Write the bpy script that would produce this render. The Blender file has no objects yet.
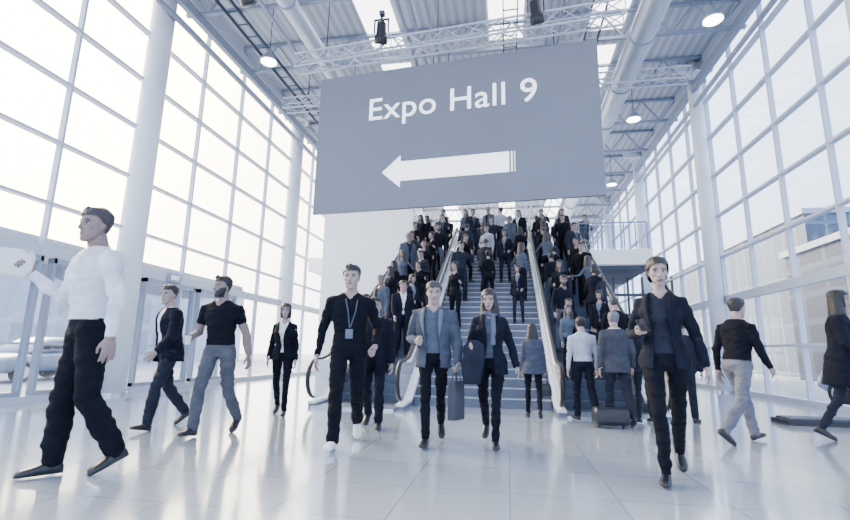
import bpy, math, random
import numpy as np
from mathutils import Vector, Matrix, noise
random.seed(7)
SC=bpy.context.scene
COL=bpy.context.collection
V3=Vector
# ------------------------------------------------------------------ materials
def newmat(name):
    m=bpy.data.materials.new(name); m.use_nodes=True
    nt=m.node_tree; b=nt.nodes['Principled BSDF']; return m,nt,b
def pmat(name,col,rough=.6,metal=0.,noise_amt=0.,noise_scale=8.,bump=0.,bscale=30.,spec=.5,emit=None,estr=0.):
    m,nt,b=newmat(name)
    b.inputs['Base Color'].default_value=(*col,1); b.inputs['Roughness'].default_value=rough
    b.inputs['Metallic'].default_value=metal; b.inputs['Specular IOR Level'].default_value=spec
    if emit: 
        b.inputs['Emission Color'].default_value=(*emit,1); b.inputs['Emission Strength'].default_value=estr
    tc=nt.nodes.new('ShaderNodeTexCoord')
    nz=nt.nodes.new('ShaderNodeTexNoise'); nz.inputs['Scale'].default_value=noise_scale; nz.inputs['Detail'].default_value=3
    nt.links.new(tc.outputs['Object'],nz.inputs['Vector'])
    cr=nt.nodes.new('ShaderNodeValToRGB')
    a=max(noise_amt,.02)
    cr.color_ramp.elements[0].position=.3; cr.color_ramp.elements[1].position=.7
    cr.color_ramp.elements[0].color=(*[c*(1-a) for c in col],1); cr.color_ramp.elements[1].color=(*[min(1,c*(1+a)) for c in col],1)
    nt.links.new(nz.outputs['Fac'],cr.inputs['Fac']); nt.links.new(cr.outputs['Color'],b.inputs['Base Color'])
    if bump>0:
        n2=nt.nodes.new('ShaderNodeTexNoise'); n2.inputs['Scale'].default_value=bscale; n2.inputs['Detail'].default_value=2
        nt.links.new(tc.outputs['Object'],n2.inputs['Vector'])
        bp=nt.nodes.new('ShaderNodeBump'); bp.inputs['Strength'].default_value=bump; bp.inputs['Distance'].default_value=.02
        nt.links.new(n2.outputs['Fac'],bp.inputs['Height']); nt.links.new(bp.outputs['Normal'],b.inputs['Normal'])
    return m
_cl={}
def cloth(col,name=None):
    k=tuple(col)
    if k not in _cl: _cl[k]=pmat(name or 'cloth_%d'%len(_cl),col,.85,0,.2,6.,.6,11.,.15)
    return _cl[k]
NAVY=(.0045,.0065,.016); BLACK=(.0025,.0035,.009); CHAR=(.014,.018,.032); GREY=(.07,.088,.13); MID=(.13,.155,.225); PALE=(.62,.66,.76); WHITE=(.8,.83,.9)
M_skin=pmat('skin',(.31,.235,.225),.55,0,.1,14.)
M_skin2=pmat('skin_tan',(.21,.155,.155),.55,0,.1,14.)
M_lip=pmat('lips',(.17,.085,.09),.5)
M_eye=pmat('eye_white',(.5,.52,.58),.25)
M_dark=pmat('dark_hair',(.007,.007,.012),.5,0,.3,60.,.3,90.)
M_brown=pmat('brown_hair',(.03,.028,.036),.5,0,.3,60.,.3,90.)
M_grey_hair=pmat('grey_hair',(.13,.13,.17),.5,0,.3,60.,.3,90.)
M_shoe=pmat('shoe_leather',(.006,.008,.015),.35)
M_shoew=pmat('white_sneaker',(.7,.73,.8),.5)
M_sole=pmat('shoe_sole',(.012,.012,.02),.7)
M_solew=pmat('white_sole',(.75,.77,.82),.6)
M_whiteglow=pmat('glowing_white_paint',(.90,.92,.96),.5,emit=(.9,.94,1.),estr=.25)  # weak emission added to the white paint so its surfaces read brighter
M_column=pmat('column_paint',(.76,.80,.88),.4)
M_steel=pmat('brushed_steel',(.55,.6,.7),.3,.9)
M_frame=pmat('window_frame_metal',(.52,.57,.68),.45,.05)
M_framed=pmat('door_frame_metal',(.30,.35,.45),.45,.2)
M_darkpanel=pmat('dark_panel',(.06,.075,.11),.6)
M_truss=pmat('truss_steel',(.26,.31,.41),.45,.3)
M_rig=pmat('rig_aluminium',(.46,.50,.60),.4,.4)
M_trussd=pmat('dark_rig_steel',(.05,.068,.11),.45,.5)
M_rubber=pmat('black_rubber',(.006,.008,.014),.4)
M_blackplastic=pmat('black_plastic',(.007,.009,.016),.35)
M_deck=pmat('balustrade_deck',(.82,.86,.93),.3,.1)
M_clad=pmat('escalator_cladding',(.15,.18,.25),.4,.2)
M_step=pmat('escalator_step_metal',(.06,.08,.125),.5,.5)
M_stone=pmat('stair_stone',(.12,.145,.205),.5,0,.08,5.)
M_lamp=pmat('lamp_glow',(.9,.9,.9),.4,emit=(.95,.97,1.),estr=14.)
M_ceilglow=pmat('ceiling_glow_panel',(.9,.9,.9),.4,emit=(1.,.98,.95),estr=6.)  # emissive stand-in for bright patches on the ceiling
M_paper=pmat('kraft_paper',(.035,.04,.06),.8,0,.08,12.)
M_paperw=pmat('white_paper',(.66,.68,.73),.8)
M_tyre=pmat('tyre',(.02,.02,.025),.8)
M_carw=pmat('car_paint_silver',(.30,.35,.45),.25,.3)
M_card=pmat('car_paint_grey',(.06,.07,.11),.25,.3)
M_carglass=pmat('car_glass',(.015,.02,.03),.08)
M_asphalt=pmat('outdoor_paving',(.36,.39,.46),.9,0,.1,2.)
def glassmat(name,tint,refl=.04,milk=0.):
    m=bpy.data.materials.new(name); m.use_nodes=True; nt=m.node_tree; nt.nodes.clear()
    o=nt.nodes.new('ShaderNodeOutputMaterial'); t=nt.nodes.new('ShaderNodeBsdfTransparent'); t.inputs[0].default_value=(*tint,1)
    g=nt.nodes.new('ShaderNodeBsdfGlossy'); g.inputs['Roughness'].default_value=.03
    lw=nt.nodes.new('ShaderNodeLayerWeight'); lw.inputs[0].default_value=.5
    pw=nt.nodes.new('ShaderNodeMath'); pw.operation='POWER'; pw.inputs[1].default_value=4.
    ml=nt.nodes.new('ShaderNodeMath'); ml.operation='MULTIPLY_ADD'; ml.inputs[1].default_value=.35; ml.inputs[2].default_value=refl
    mx=nt.nodes.new('ShaderNodeMixShader'); L=nt.links
    L.new(lw.outputs['Facing'],pw.inputs[0]); L.new(pw.outputs[0],ml.inputs[0])
    L.new(ml.outputs[0],mx.inputs[0]); L.new(t.outputs[0],mx.inputs[1]); L.new(g.outputs[0],mx.inputs[2])
    if milk:
        d=nt.nodes.new('ShaderNodeBsdfDiffuse'); d.inputs[0].default_value=(.9,.93,1,1); m2=nt.nodes.new('ShaderNodeMixShader'); m2.inputs[0].default_value=milk
        L.new(mx.outputs[0],m2.inputs[1]); L.new(d.outputs[0],m2.inputs[2]); L.new(m2.outputs[0],o.inputs[0])
    else: L.new(mx.outputs[0],o.inputs[0])
    return m
M_glass=glassmat('window_glass',(.97,.98,1.),.03)
M_bal=glassmat('balustrade_glass',(.90,.93,.97),.06,.18)
M_doorglass=glassmat('tinted_glass',(.78,.82,.88),.08)
def floor_mat():
    m,nt,b=newmat('polished_tile'); L=nt.links
    tc=nt.nodes.new('ShaderNodeTexCoord'); mp=nt.nodes.new('ShaderNodeMapping')
    L.new(tc.outputs['Object'],mp.inputs['Vector'])
    br=nt.nodes.new('ShaderNodeTexBrick'); br.offset=0; br.inputs['Scale'].default_value=1.
    br.inputs['Brick Width'].default_value=.75; br.inputs['Row Height'].default_value=.75; br.inputs['Mortar Size'].default_value=.005
    br.inputs['Color1'].default_value=(.43,.49,.60,1); br.inputs['Color2'].default_value=(.38,.44,.55,1); br.inputs['Mortar'].default_value=(.22,.27,.37,1)
    L.new(mp.outputs[0],br.inputs['Vector'])
    nz=nt.nodes.new('ShaderNodeTexNoise'); nz.inputs['Scale'].default_value=40; nz.inputs['Detail'].default_value=4; L.new(mp.outputs[0],nz.inputs['Vector'])
    mx=nt.nodes.new('ShaderNodeMix'); mx.data_type='RGBA'; mx.blend_type='MULTIPLY'; mx.inputs[0].default_value=.15
    L.new(br.outputs['Color'],mx.inputs[6]); L.new(nz.outputs['Color'],mx.inputs[7]); L.new(mx.outputs[2],b.inputs['Base Color'])
    b.inputs['Roughness'].default_value=.14; b.inputs['Specular IOR Level'].default_value=.9; b.inputs['Coat Weight'].default_value=.7; b.inputs['Coat Roughness'].default_value=.10
    return m
M_floor=floor_mat()
def wave_mat(name,c1,c2,scale,axis='X',rough=.5):
    m,nt,b=newmat(name); tc=nt.nodes.new('ShaderNodeTexCoord'); w=nt.nodes.new('ShaderNodeTexWave'); w.bands_direction=axis; w.inputs['Scale'].default_value=scale
    nt.links.new(tc.outputs['Object'],w.inputs['Vector']); cr=nt.nodes.new('ShaderNodeValToRGB'); cr.color_ramp.elements[0].color=(*c1,1); cr.color_ramp.elements[1].color=(*c2,1)
    nt.links.new(w.outputs['Fac'],cr.inputs['Fac']); nt.links.new(cr.outputs['Color'],b.inputs['Base Color']); b.inputs['Roughness'].default_value=rough
    return m
M_ceil=wave_mat('corrugated_deck',(.34,.38,.46),(.52,.56,.63),1.2,'X')
def facade_mat(name,wall,win,w,h,mort=.3):
    m,nt,b=newmat(name); tc=nt.nodes.new('ShaderNodeTexCoord')
    L=nt.links; sx=nt.nodes.new('ShaderNodeSeparateXYZ'); cb=nt.nodes.new('ShaderNodeCombineXYZ'); ad=nt.nodes.new('ShaderNodeMath'); ad.operation='ADD'
    L.new(tc.outputs['Object'],sx.inputs[0]); L.new(sx.outputs[0],ad.inputs[0]); L.new(sx.outputs[1],ad.inputs[1]); L.new(ad.outputs[0],cb.inputs[0]); L.new(sx.outputs[2],cb.inputs[1])
    br=nt.nodes.new('ShaderNodeTexBrick'); br.offset=0; br.inputs['Scale'].default_value=1; br.inputs['Brick Width'].default_value=w; br.inputs['Row Height'].default_value=h; br.inputs['Mortar Size'].default_value=mort
    br.inputs['Color1'].default_value=(*win,1); br.inputs['Color2'].default_value=(*[c*1.6 for c in win],1); br.inputs['Mortar'].default_value=(*wall,1)
    L.new(cb.outputs[0],br.inputs['Vector']); L.new(br.outputs['Color'],b.inputs['Base Color']); b.inputs['Roughness'].default_value=.5
    return m
M_fac=facade_mat('office_facade',(.06,.09,.16),(.02,.034,.07),2.2,1.5,.16)
M_fac3=facade_mat('glass_facade',(.11,.16,.26),(.045,.072,.13),1.4,3.2,.09)
M_fac2=facade_mat('pale_facade',(.62,.64,.68),(.40,.44,.5),3.,2.6)
# ------------------------------------------------------------------ mesh builder
class MB:
    def __init__(s): s.v=[]; s.f=[]; s.m=[]
    def add(s,vs,fs,mi=0):
        o=len(s.v); s.v+= [tuple(v) for v in vs]; s.f+=[tuple(i+o for i in f) for f in fs]; s.m+=[mi]*len(fs)
    def box(s,c,d,mi=0,rot=None):
        c=V3(c); vs=[]
        for x in(-.5,.5):
            for y in(-.5,.5):
                for z in(-.5,.5):
                    p=V3((x*d[0],y*d[1],z*d[2]))
                    if rot is not None: p=rot@p
                    vs.append(c+p)
        s.add(vs,[(0,1,3,2),(4,6,7,5),(0,4,5,1),(2,3,7,6),(0,2,6,4),(1,5,7,3)],mi)
    def bb(s,a,b,mi=0):
        s.box([(a[i]+b[i])/2 for i in range(3)],[abs(b[i]-a[i]) for i in range(3)],mi)
    def loft(s,rings,seg=14,mi=0,e=1.,cap=True):
        vs=[];fs=[]
        for c,A,B in rings:
            for k in range(seg):
                t=2*math.pi*k/seg; cx=math.cos(t); sy=math.sin(t)
                if e!=1.: cx=math.copysign(abs(cx)**e,cx); sy=math.copysign(abs(sy)**e,sy)
                vs.append(V3(c)+V3(A)*cx+V3(B)*sy)
        n=len(rings)
        for i in range(n-1):
            for k in range(seg):
                a=i*seg+k; b=i*seg+(k+1)%seg
                fs.append((a,b,b+seg,a+seg))
        if cap:
            vs.append(V3(rings[0][0])); vs.append(V3(rings[-1][0])); q=n*seg
            for k in range(seg):
                fs.append((q,(k+1)%seg,k)); fs.append((q+1,(n-1)*seg+k,(n-1)*seg+(k+1)%seg))
        s.add(vs,fs,mi)
    def limb(s,pts,rad,ref=(1,0,0),seg=12,mi=0,round_ends=True):
        pts=[V3(p) for p in pts]; rad=[r if isinstance(r,tuple) else (r,r) for r in rad]
        n=len(pts); dirs=[]
        for i in range(n):
            d=(pts[min(i+1,n-1)]-pts[max(i-1,0)]); dirs.append(d.normalized())
        rings=[]
        def ring(p,d,ra,rb):
            r=V3(ref); A=(r-d*r.dot(d))
            if A.length<1e-3: A=V3((0,1,0))-d*d.y
            A.normalize(); B=d.cross(A); return (p,A*ra,B*rb)
        if round_ends:
            r=min(rad[0]); rings.append(ring(pts[0]-dirs[0]*r*.75,dirs[0],rad[0][0]*.5,rad[0][1]*.5)); rings.append(ring(pts[0]-dirs[0]*r*.45,dirs[0],rad[0][0]*.85,rad[0][1]*.85))
        for i in range(n): rings.append(ring(pts[i],dirs[i],*rad[i]))
        if round_ends:
            r=min(rad[-1]); rings.append(ring(pts[-1]+dirs[-1]*r*.45,dirs[-1],rad[-1][0]*.85,rad[-1][1]*.85)); rings.append(ring(pts[-1]+dirs[-1]*r*.75,dirs[-1],rad[-1][0]*.5,rad[-1][1]*.5))
        s.loft(rings,seg,mi)
    def cyl(s,a,b,r,seg=8,mi=0,r2=None):
        s.limb([a,b],[r,r2 if r2 is not None else r],seg=seg,mi=mi,round_ends=False)
    def beam(s,a,b,w,h,mi=0):
        a=V3(a);b=V3(b); d=(b-a); L=d.length; d.normalize()
        up=V3((0,0,1)) if abs(d.z)<.95 else V3((0,1,0))
        x=d.cross(up).normalized(); z=x.cross(d)
        s.box((a+b)/2,(w,L,h),mi,Matrix((x,d,z)).transposed())
    def ell(s,c,r,seg=14,n=8,mi=0,rot=None):
        rings=[]
        for i in range(1,n):
            t=math.pi*i/n; z=-math.cos(t); q=math.sin(t)
            c2=V3((0,0,z*r[2])); A=V3((q*r[0],0,0)); B=V3((0,q*r[1],0))
            if rot is not None: c2=rot@c2;A=rot@A;B=rot@B
            rings.append((V3(c)+c2,A,B))
        s.loft(rings,seg,mi)
        s.v[-2]=tuple(V3(c)+ (rot@V3((0,0,-r[2])) if rot is not None else V3((0,0,-r[2])))); s.v[-1]=tuple(V3(c)+(rot@V3((0,0,r[2])) if rot is not None else V3((0,0,r[2]))))
    def prof(s,poly,x0,x1,mi=0):
        n=len(poly); vs=[(x0,y,z) for y,z in poly]+[(x1,y,z) for y,z in poly]
        fs=[(i,(i+1)%n,(i+1)%n+n,i+n) for i in range(n)]+[tuple(range(n))[::-1],tuple(range(n,2*n))]
        s.add(vs,fs,mi)
    def mesh(s,name,mats,smooth=False):
        me=bpy.data.meshes.new(name); me.from_pydata(s.v,[],s.f); me.polygons.foreach_set('material_index',s.m)
        for m in mats: me.materials.append(m)
        if smooth: me.polygons.foreach_set('use_smooth',[True]*len(s.f))
        me.update()
        return me
def fixn(me):
    import bmesh
    bm=bmesh.new(); bm.from_mesh(me); bmesh.ops.recalc_face_normals(bm,faces=bm.faces); bm.to_mesh(me); bm.free()
def obj(name,data,parent=None,label=None,category=None,group=None,kind=None,loc=None,rotz=0):
    o=bpy.data.objects.new(name,data); COL.objects.link(o)
    if parent is not None: o.parent=parent
    if label: o['label']=label
    if category: o['category']=category
    if group: o['group']=group
    if kind: o['kind']=kind
    if loc is not None: o.location=loc
    if rotz: o.rotation_euler=(0,0,rotz)
    return o
def mk(name,mb,mats,smooth=False,fix=True,**k):
    if not isinstance(mats,(list,tuple)): mats=[mats]
    me=mb.mesh(name,mats,smooth)
    if fix: fixn(me)
    return obj(name,me,**k)
def copy_tree(o,loc,rotz,label=None,group=None,sc=None):
    n=o.copy(); COL.objects.link(n); n.location=loc; n.rotation_euler=(0,0,rotz)
    if sc: n.scale=sc
    if label: n['label']=label
    if group: n['group']=group
    for c in o.children:
        cc=c.copy(); COL.objects.link(cc); cc.parent=n
        for g in c.children:
            gg=g.copy(); COL.objects.link(gg); gg.parent=cc
    return n
# ------------------------------------------------------------------ remesh utils
def remesh(mb,vox,smooth=3):
    me=mb.mesh('tmp',[]); fixn(me)
    o=bpy.data.objects.new('tmp',me); COL.objects.link(o)
    md=o.modifiers.new('r','REMESH'); md.mode='VOXEL'; md.voxel_size=vox; md.adaptivity=0
    dg=bpy.context.evaluated_depsgraph_get(); dg.update()
    e=o.evaluated_get(dg); m2=e.to_mesh()
    V=np.empty(len(m2.vertices)*3,np.float32); m2.vertices.foreach_get('co',V); V=V.reshape(-1,3).astype(float)
    F=np.empty(len(m2.loops),np.int32); m2.loops.foreach_get('vertex_index',F); F=F.reshape(-1,4)
    e.to_mesh_clear(); bpy.data.objects.remove(o); bpy.data.meshes.remove(me)
    E=np.concatenate([F[:,[0,1]],F[:,[1,2]],F[:,[2,3]],F[:,[3,0]]]); E=np.concatenate([E,E[:,::-1]])
    cnt=np.bincount(E[:,0],minlength=len(V))[:,None].astype(float); cnt[cnt==0]=1
    for _ in range(smooth):
        S=np.stack([np.bincount(E[:,0],weights=V[E[:,1],k],minlength=len(V)) for k in range(3)],1)
        V=V*.45+.55*S/cnt
    return V,F
def fcent(V,F): return V[F].mean(1)
def fnorm(V,F):
    a=V[F[:,2]]-V[F[:,0]]; b=V[F[:,3]]-V[F[:,1]]; n=np.cross(a,b); return n/(np.linalg.norm(n,axis=1,keepdims=True)+1e-9)
def segdist(P,a,b):
    a=np.array(a);b=np.array(b); d=b-a; t=np.clip(((P-a)@d)/(d@d),0,1); return np.linalg.norm(P-(a+t[:,None]*d),axis=1),t
class Acc:
    def __init__(s): s.V=[];s.F=[];s.M=[];s.n=0
    def add(s,V,F,mi):
        V=np.asarray(V,float); s.V.append(V); F=[tuple(int(i)+s.n for i in f) for f in F]; s.F+=F
        s.M+= list(mi) if hasattr(mi,'__len__') else [mi]*len(F); s.n+=len(V)
    def addmb(s,mb,mi=None):
        s.add(np.array(mb.v),mb.f,mb.m if mi is None else mi)
    def mesh(s,name,mats,scale=1.):
        me=bpy.data.meshes.new(name); me.from_pydata((np.concatenate(s.V)*scale).tolist(),[],s.F)
        me.polygons.foreach_set('material_index',np.array(s.M,np.int32)); me.polygons.foreach_set('use_smooth',[True]*len(s.F))
        for m in mats: me.materials.append(m)
        me.update(); return me
# ------------------------------------------------------------------ hand
def make_hand(curls,vox):
    mb=MB()
    mb.loft([((0,0,-.035),(.026,0,0),(0,.021,0)),((0,0,0),(.027,0,0),(0,.018,0)),((.002,0,.03),(.036,0,0),(0,.017,0)),((.001,0,.06),(.041,0,0),(0,.016,0)),((0,0,.088),(.041,0,0),(0,.012,0)),((0,0,.097),(.036,0,0),(0,.007,0))],14)
    for x,L,sp in((.031,.070,.07),(.0105,.079,.02),(-.0105,.074,-.03),(-.031,.058,-.09)):
        p=V3((x,0,.085)); pts=[p]; a=0
        for c,l in zip(curls,(.46,.30,.24)):
            a+=math.radians(c); d=V3((sp*math.cos(a),math.sin(a),math.cos(a))).normalized(); p=p+d*L*l*1.08; pts.append(p.copy())
        mb.limb(pts,[.0095,.0088,.008,.0065],seg=10)
    mb.limb([(.022,.004,.022),(.045,.014,.05),(.052,.026,.075),(.050,.036,.095)],[.015,.012,.0105,.008],seg=10)
    return remesh(mb,vox,1)
_h={}
def hand(kind,vox):
    k=(kind,vox)
    if k not in _h: _h[k]=make_hand({'relax':(16,24,16),'grip':(62,85,60),'flat':(10,14,10)}[kind],vox)
    return _h[k]
# ------------------------------------------------------------------ head
HR=[(-.122,.020,.016,-.066),(-.112,.036,.032,-.054),(-.092,.050,.053,-.036),(-.065,.060,.069,-.021),(-.03,.068,.081,-.009),(.01,.074,.089,-.002),(.045,.076,.092,.002),(.075,.069,.083,.005),(.098,.053,.064,.007),(.112,.03,.038,.008)]
HRF=[(-.114,.013,.013,-.062),(-.106,.024,.026,-.052),(-.090,.037,.046,-.036),(-.065,.052,.065,-.021),(-.03,.065,.080,-.009),(.01,.071,.088,-.002),(.045,.073,.091,.002),(.075,.067,.082,.005),(.098,.052,.063,.007),(.112,.03,.038,.008)]
def make_head(fem,vox):
    mb=MB(); k=.95 if fem else 1.; R_=HRF if fem else HR
    mb.loft([((0,cy,z),(rx*k,0,0),(0,ry,0)) for z,rx,ry,cy in R_],20)
    n=.8 if fem else 1.
    mb.limb([(0,-.086,.012),(0,-.096,-.012),(0,-.105 if not fem else -.102,-.034)],[.0075*n,.0092*n,.012*n],seg=10)
    mb.ell((-.011*n,-.096,-.038),(.008*n,.009,.007),8,6); mb.ell((.011*n,-.096,-.038),(.008*n,.009,.007),8,6)
    mb.limb([(-.05,-.066,.022),(-.02,-.084,.024),(.02,-.084,.024),(.05,-.066,.022)],[.008*n*n]*4,seg=8)
    mb.ell((0,-.082 if not fem else -.073,-.104 if not fem else -.099),(.018*n,.012*n,.013*n),10,6)
    mb.limb([(-.018,-.084,-.066),(0,-.0915,-.065),(.018,-.084,-.066)],[.006,.0085,.006],seg=8)
    for sx in(-1,1):
        mb.ell((sx*.075*k,.008,-.006),(.008,.017,.031),10,8); mb.ell((sx*.042,-.058,-.022),(.02,.02,.018),10,8)
    mb.limb([(0,.02,-.06),(0,.014,-.14)],[.054*k*n,.052*k*n],seg=14)
    V,F=remesh(mb,vox,2)
    for sx in(-1,1):
        d=np.linalg.norm((V-np.array([sx*.031,-.083,.001]))*np.array([.8,1,1.2]),axis=1); V[:,1]+=.010*np.exp(-(d/.013)**2)
    return V,F
_hd={}
def head(fem,vox):
    if (fem,vox) not in _hd: _hd[(fem,vox)]=make_head(fem,vox)
    return _hd[(fem,vox)]
def make_hair(style,fem,vox):
    mb=MB(); k=.95 if fem else 1.; off=.012 if style!='buzz' else .006
    if style in('long','bob','bun','pony','tied'): off=.015
    mb.loft([((0,cy+.004,z+off*.8),((rx+off)*k,0,0),(0,ry+off,0)) for z,rx,ry,cy in HR[2:]]+[((0,.008,.112+off*1.1),(.018,0,0),(0,.02,0))],20)
    if style=='quiff': mb.limb([(-.04,-.06,.1),(0,-.075,.108),(.04,-.06,.1)],[.018,.024,.018],seg=10)
    if style=='short': mb.limb([(-.045,-.055,.095),(.01,-.068,.102),(.045,-.055,.098)],[.016,.019,.015],seg=10)
    if style=='long':
        mb.loft([((0,.02,.03),(.090,0,0),(0,.088,0)),((0,.025,-.04),(.100,0,0),(0,.086,0)),((0,.03,-.12),(.112,0,0),(0,.085,0)),((0,.03,-.2),(.115,0,0),(0,.085,0)),((0,.03,-.28),(.095,0,0),(0,.06,0))],20)
    if style=='bob':
        mb.loft([((0,.015,.03),(.088,0,0),(0,.085,0)),((0,.02,-.05),(.09,0,0),(0,.078,0)),((0,.025,-.11),(.08,0,0),(0,.06,0))],20)
    if style=='pony': mb.limb([(0,.09,.05),(0,.13,.03),(0,.135,-.05),(0,.12,-.12)],[.025,.028,.025,.012],seg=10)
    if style=='tied':
        mb.loft([((0,.02,.05),(.086,0,0),(0,.084,0)),((0,.028,-.01),(.085,0,0),(0,.078,0)),((0,.04,-.06),(.07,0,0),(0,.055,0)),((0,.05,-.085),(.045,0,0),(0,.035,0))],20)
        mb.limb([(.01,.075,-.06),(.045,.06,-.12),(.072,.01,-.175),(.078,-.045,-.24),(.072,-.065,-.31)],[.032,.034,.032,.026,.012],seg=10)
    if style=='bun': mb.ell((0,.09,.07),(.045,.04,.04),12,8)
    V,F=remesh(mb,vox,2); V=V+np.array([[noise.noise(V3((v[0]*40,v[1]*40,v[2]*12)))*.004]*2+[noise.noise(V3((v[0]*60,v[1]*30,v[2]*20)))*.005] for v in V])
    C=fcent(V,F); y=C[:,1]; z=C[:,2]
    hl=np.interp(y,[-.1,-.055,-.03,-.005,.02,.045,.07],[.058,.060,.045,.012,-.01,-.06,-.075])
    if style in('bun','pony','tied'): hl=np.interp(y,[-.1,-.055,-.03,-.005,.02,.045,.07],[.066,.052,.02,-.02,-.05,-.08,-.09])
    if style=='tied': hl=np.where(z<-.08,-9,hl)
    hl=hl+np.array([noise.noise(V3((c[0]*55,c[1]*30,1.3)))*.010 for c in C])
    keep=z>hl
    if style in('long','bob'):
        keep=keep|((y>-.056)&(z<.06)&(np.abs(C[:,0])>.03))|((y>.03)&(z<.06))
    return V,F[keep]
_hr={}
def hair(style,fem,vox):
    k=(style,fem,vox)
    if k not in _hr: _hr[k]=make_hair(*k)
    return _hr[k]
# ------------------------------------------------------------------ person
TM=[(.83,.09,.08,0),(.87,.152,.115,.004),(.93,.170,.124,.008),(1.0,.162,.116,.003),(1.08,.156,.110,-.003),(1.18,.168,.118,-.006),(1.28,.184,.126,-.004),(1.36,.194,.118,.004),(1.405,.172,.098,.01),(1.44,.118,.078,.012),(1.475,.068,.062,.012)]
TF=[(.83,.09,.08,0),(.87,.154,.115,.006),(.93,.167,.120,.010),(1.0,.140,.103,.004),(1.08,.112,.090,-.002),(1.18,.126,.102,-.012),(1.26,.142,.132,-.022),(1.34,.146,.107,0),(1.395,.130,.084,.008),(1.435,.084,.062,.010),(1.47,.050,.050,.012)]
def rotm(axis,deg): return Matrix.Rotation(math.radians(deg),3,axis)
def vnoise(V,F,amp,f1=(7,16),f2=(16,34),a1=.6,a2=.4):
    N=np.zeros_like(V); fn=fnorm(V,F)
    for k in range(4): np.add.at(N,F[:,k],fn)
    N/= (np.linalg.norm(N,axis=1,keepdims=True)+1e-9)
    sd0=random.random()*50
    am=np.array([noise.noise(V3((v[0]*f1[0]+sd0,v[1]*f1[0],v[2]*f1[1])))*a1+noise.noise(V3((v[0]*f2[0],v[1]*f2[0]+sd0,v[2]*f2[1])))*a2 for v in V])
    return V+N*(am*amp)[:,None]
def person_data(sp):
    H=sp.get('H',1.75); s=H/1.75; fem=sp.get('fem',False); vox=sp.get('vox',.010); hv=sp.get('hvox',.0055)
    T=TF if fem else TM; shx=.142 if fem else .184; lean=sp.get('lean',3); tw=sp.get('twist',0); bulk=sp.get('bulk',1.)
    legs=sp.get('legs',((0,0,0,3),(0,0,0,3)))
    def sag(t,out,sd): t=math.radians(t); o=math.radians(out); return V3((sd*math.sin(o),-math.sin(t)*math.cos(o),-math.cos(t)*math.cos(o)))
    J={}
    low=1e9; fk=.82 if fem else .9
    for i,sd in((0,1),(1,-1)):
        th,sh,ft,ou=legs[i]
        hip=V3((sd*.088,0,0)); kn=hip+sag(th,ou,sd)*.435; an=kn+sag(sh,ou*.6,sd)*.405
        f=math.radians(ft); fd=V3((0,-math.cos(f),math.sin(f))); up=V3((0,math.sin(f),math.cos(f)))
        yaw=rotm('Z',sd*7); fd=yaw@fd; up=yaw@up
        base=an-up*.08
        for t in(-.065,.13,.19): low=min(low,(base+fd*t*fk).z)
        J[i]=[hip,kn,an,fd,up,base]
    pz=-low
    P=V3((0,0,pz)); 
    for i in(0,1):
        for k in(0,1,2,5): J[i][k]=J[i][k]+P
    def TB(p):
        p=V3(p); fr=min(1,max(0,(p.z-.98)/.3)); q=rotm('Z',tw*fr)@V3((p.x,p.y,p.z-.915)); fl=min(1,max(0,(p.z-.85)/.12)); return P+rotm('X',lean*fl)@q
    def TBi(A):
        q=(A-np.array(P))@np.array(rotm('X',-lean)).T; return q+np.array([0,0,.915])
    tl=sp.get('leg_r',(.092,.080,.065,.064,.056) if not fem else (.087,.069,.053,.051,.041)); tl=[r*bulk for r in tl]
    sl=sp.get('arm_r',(.064,.055,.048,.042,.034) if not fem else (.047,.041,.036,.033,.027)); sl=[r*bulk for r in sl]
    body=MB()
    body.loft([(TB((0,cy,z)),TB((rx*bulk,cy,z))-TB((0,cy,z)),TB((0,cy+ry*bulk,z))-TB((0,cy,z))) for z,rx,ry,cy in T],24)
    for i,sd in((0,1),(1,-1)):
        h,k,a=J[i][:3]
        body.limb([h,h.lerp(k,.5),k,k.lerp(a,.4),a],[(tl[0],tl[0]*1.08),tl[1],tl[2],(tl[3],tl[3]*1.08),tl[4]],seg=14)
    AR={}
    arms=sp.get('arms',(((.16,.05,-1),(.08,-.15,-1)),)*2); hands=sp.get('hands',('relax','relax'))
    for i,sd in((0,1),(1,-1)):
        u=V3(arms[i][0]); u.x*=sd; u.normalize(); f=V3(arms[i][1]); f.x*=sd; f.normalize()
        S=TB((sd*shx*bulk,.008,1.37)); E=S+u*.285; W=E+f*.25
        AR[i]=(S,E,W,f)
        body.limb([TB((sd*shx*.55,.008,1.38)),S,S.lerp(E,.5),E,E.lerp(W,.45),W],[sl[0]*.9,(sl[0],sl[0]*1.05),sl[1],sl[2],sl[3],sl[4]],seg=12)
    body.limb([TB((0,.014,1.43)),TB((0,.006,1.54))],[.057 if not fem else .045,.053 if not fem else .043],seg=14)
    V,F=remesh(body,vox,3)
    if vox<.015: V=vnoise(V,F,.020)
    C=fcent(V,F)
    D=[];
    for i in(0,1):
        h,k,a=J[i][:3]; D.append(segdist(C,h,k)[0]-.08); D.append(segdist(C,k,a)[0]-.05)
    D.append(np.minimum(segdist(C,TB((0,0,.95)),TB((0,0,1.15)))[0]-.15,segdist(C,TB((0,0,1.15)),TB((0,0,1.36)))[0]-.16))
    tt=[]
    for i in(0,1):
        S,E,W,f=AR[i]; D.append(segdist(C,S,E)[0]-.05); d,t=segdist(C,E,W); D.append(d-.035); tt.append(t)
    D=np.array(D); lab=D.argmin(0); Q=TBi(C)
    mat=np.ones(len(C),int)
    mat[(lab<4)]=2; mat[(lab==4)&(Q[:,2]<.97)]=2; mat[(lab<4)&(Q[:,2]>.99)]=1
    for j,i in((6,0),(8,1)):
        S,E,W,f=AR[i]; t=tt[i]
        if sp.get('short'): mat[(lab==j)]=0; 
        else: mat[(lab==j)&(t>.985)]=0
        if sp.get('short'):
            d,t2=segdist(C,S,E); mat[(lab==j-1)&(t2>.62)]=0
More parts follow.
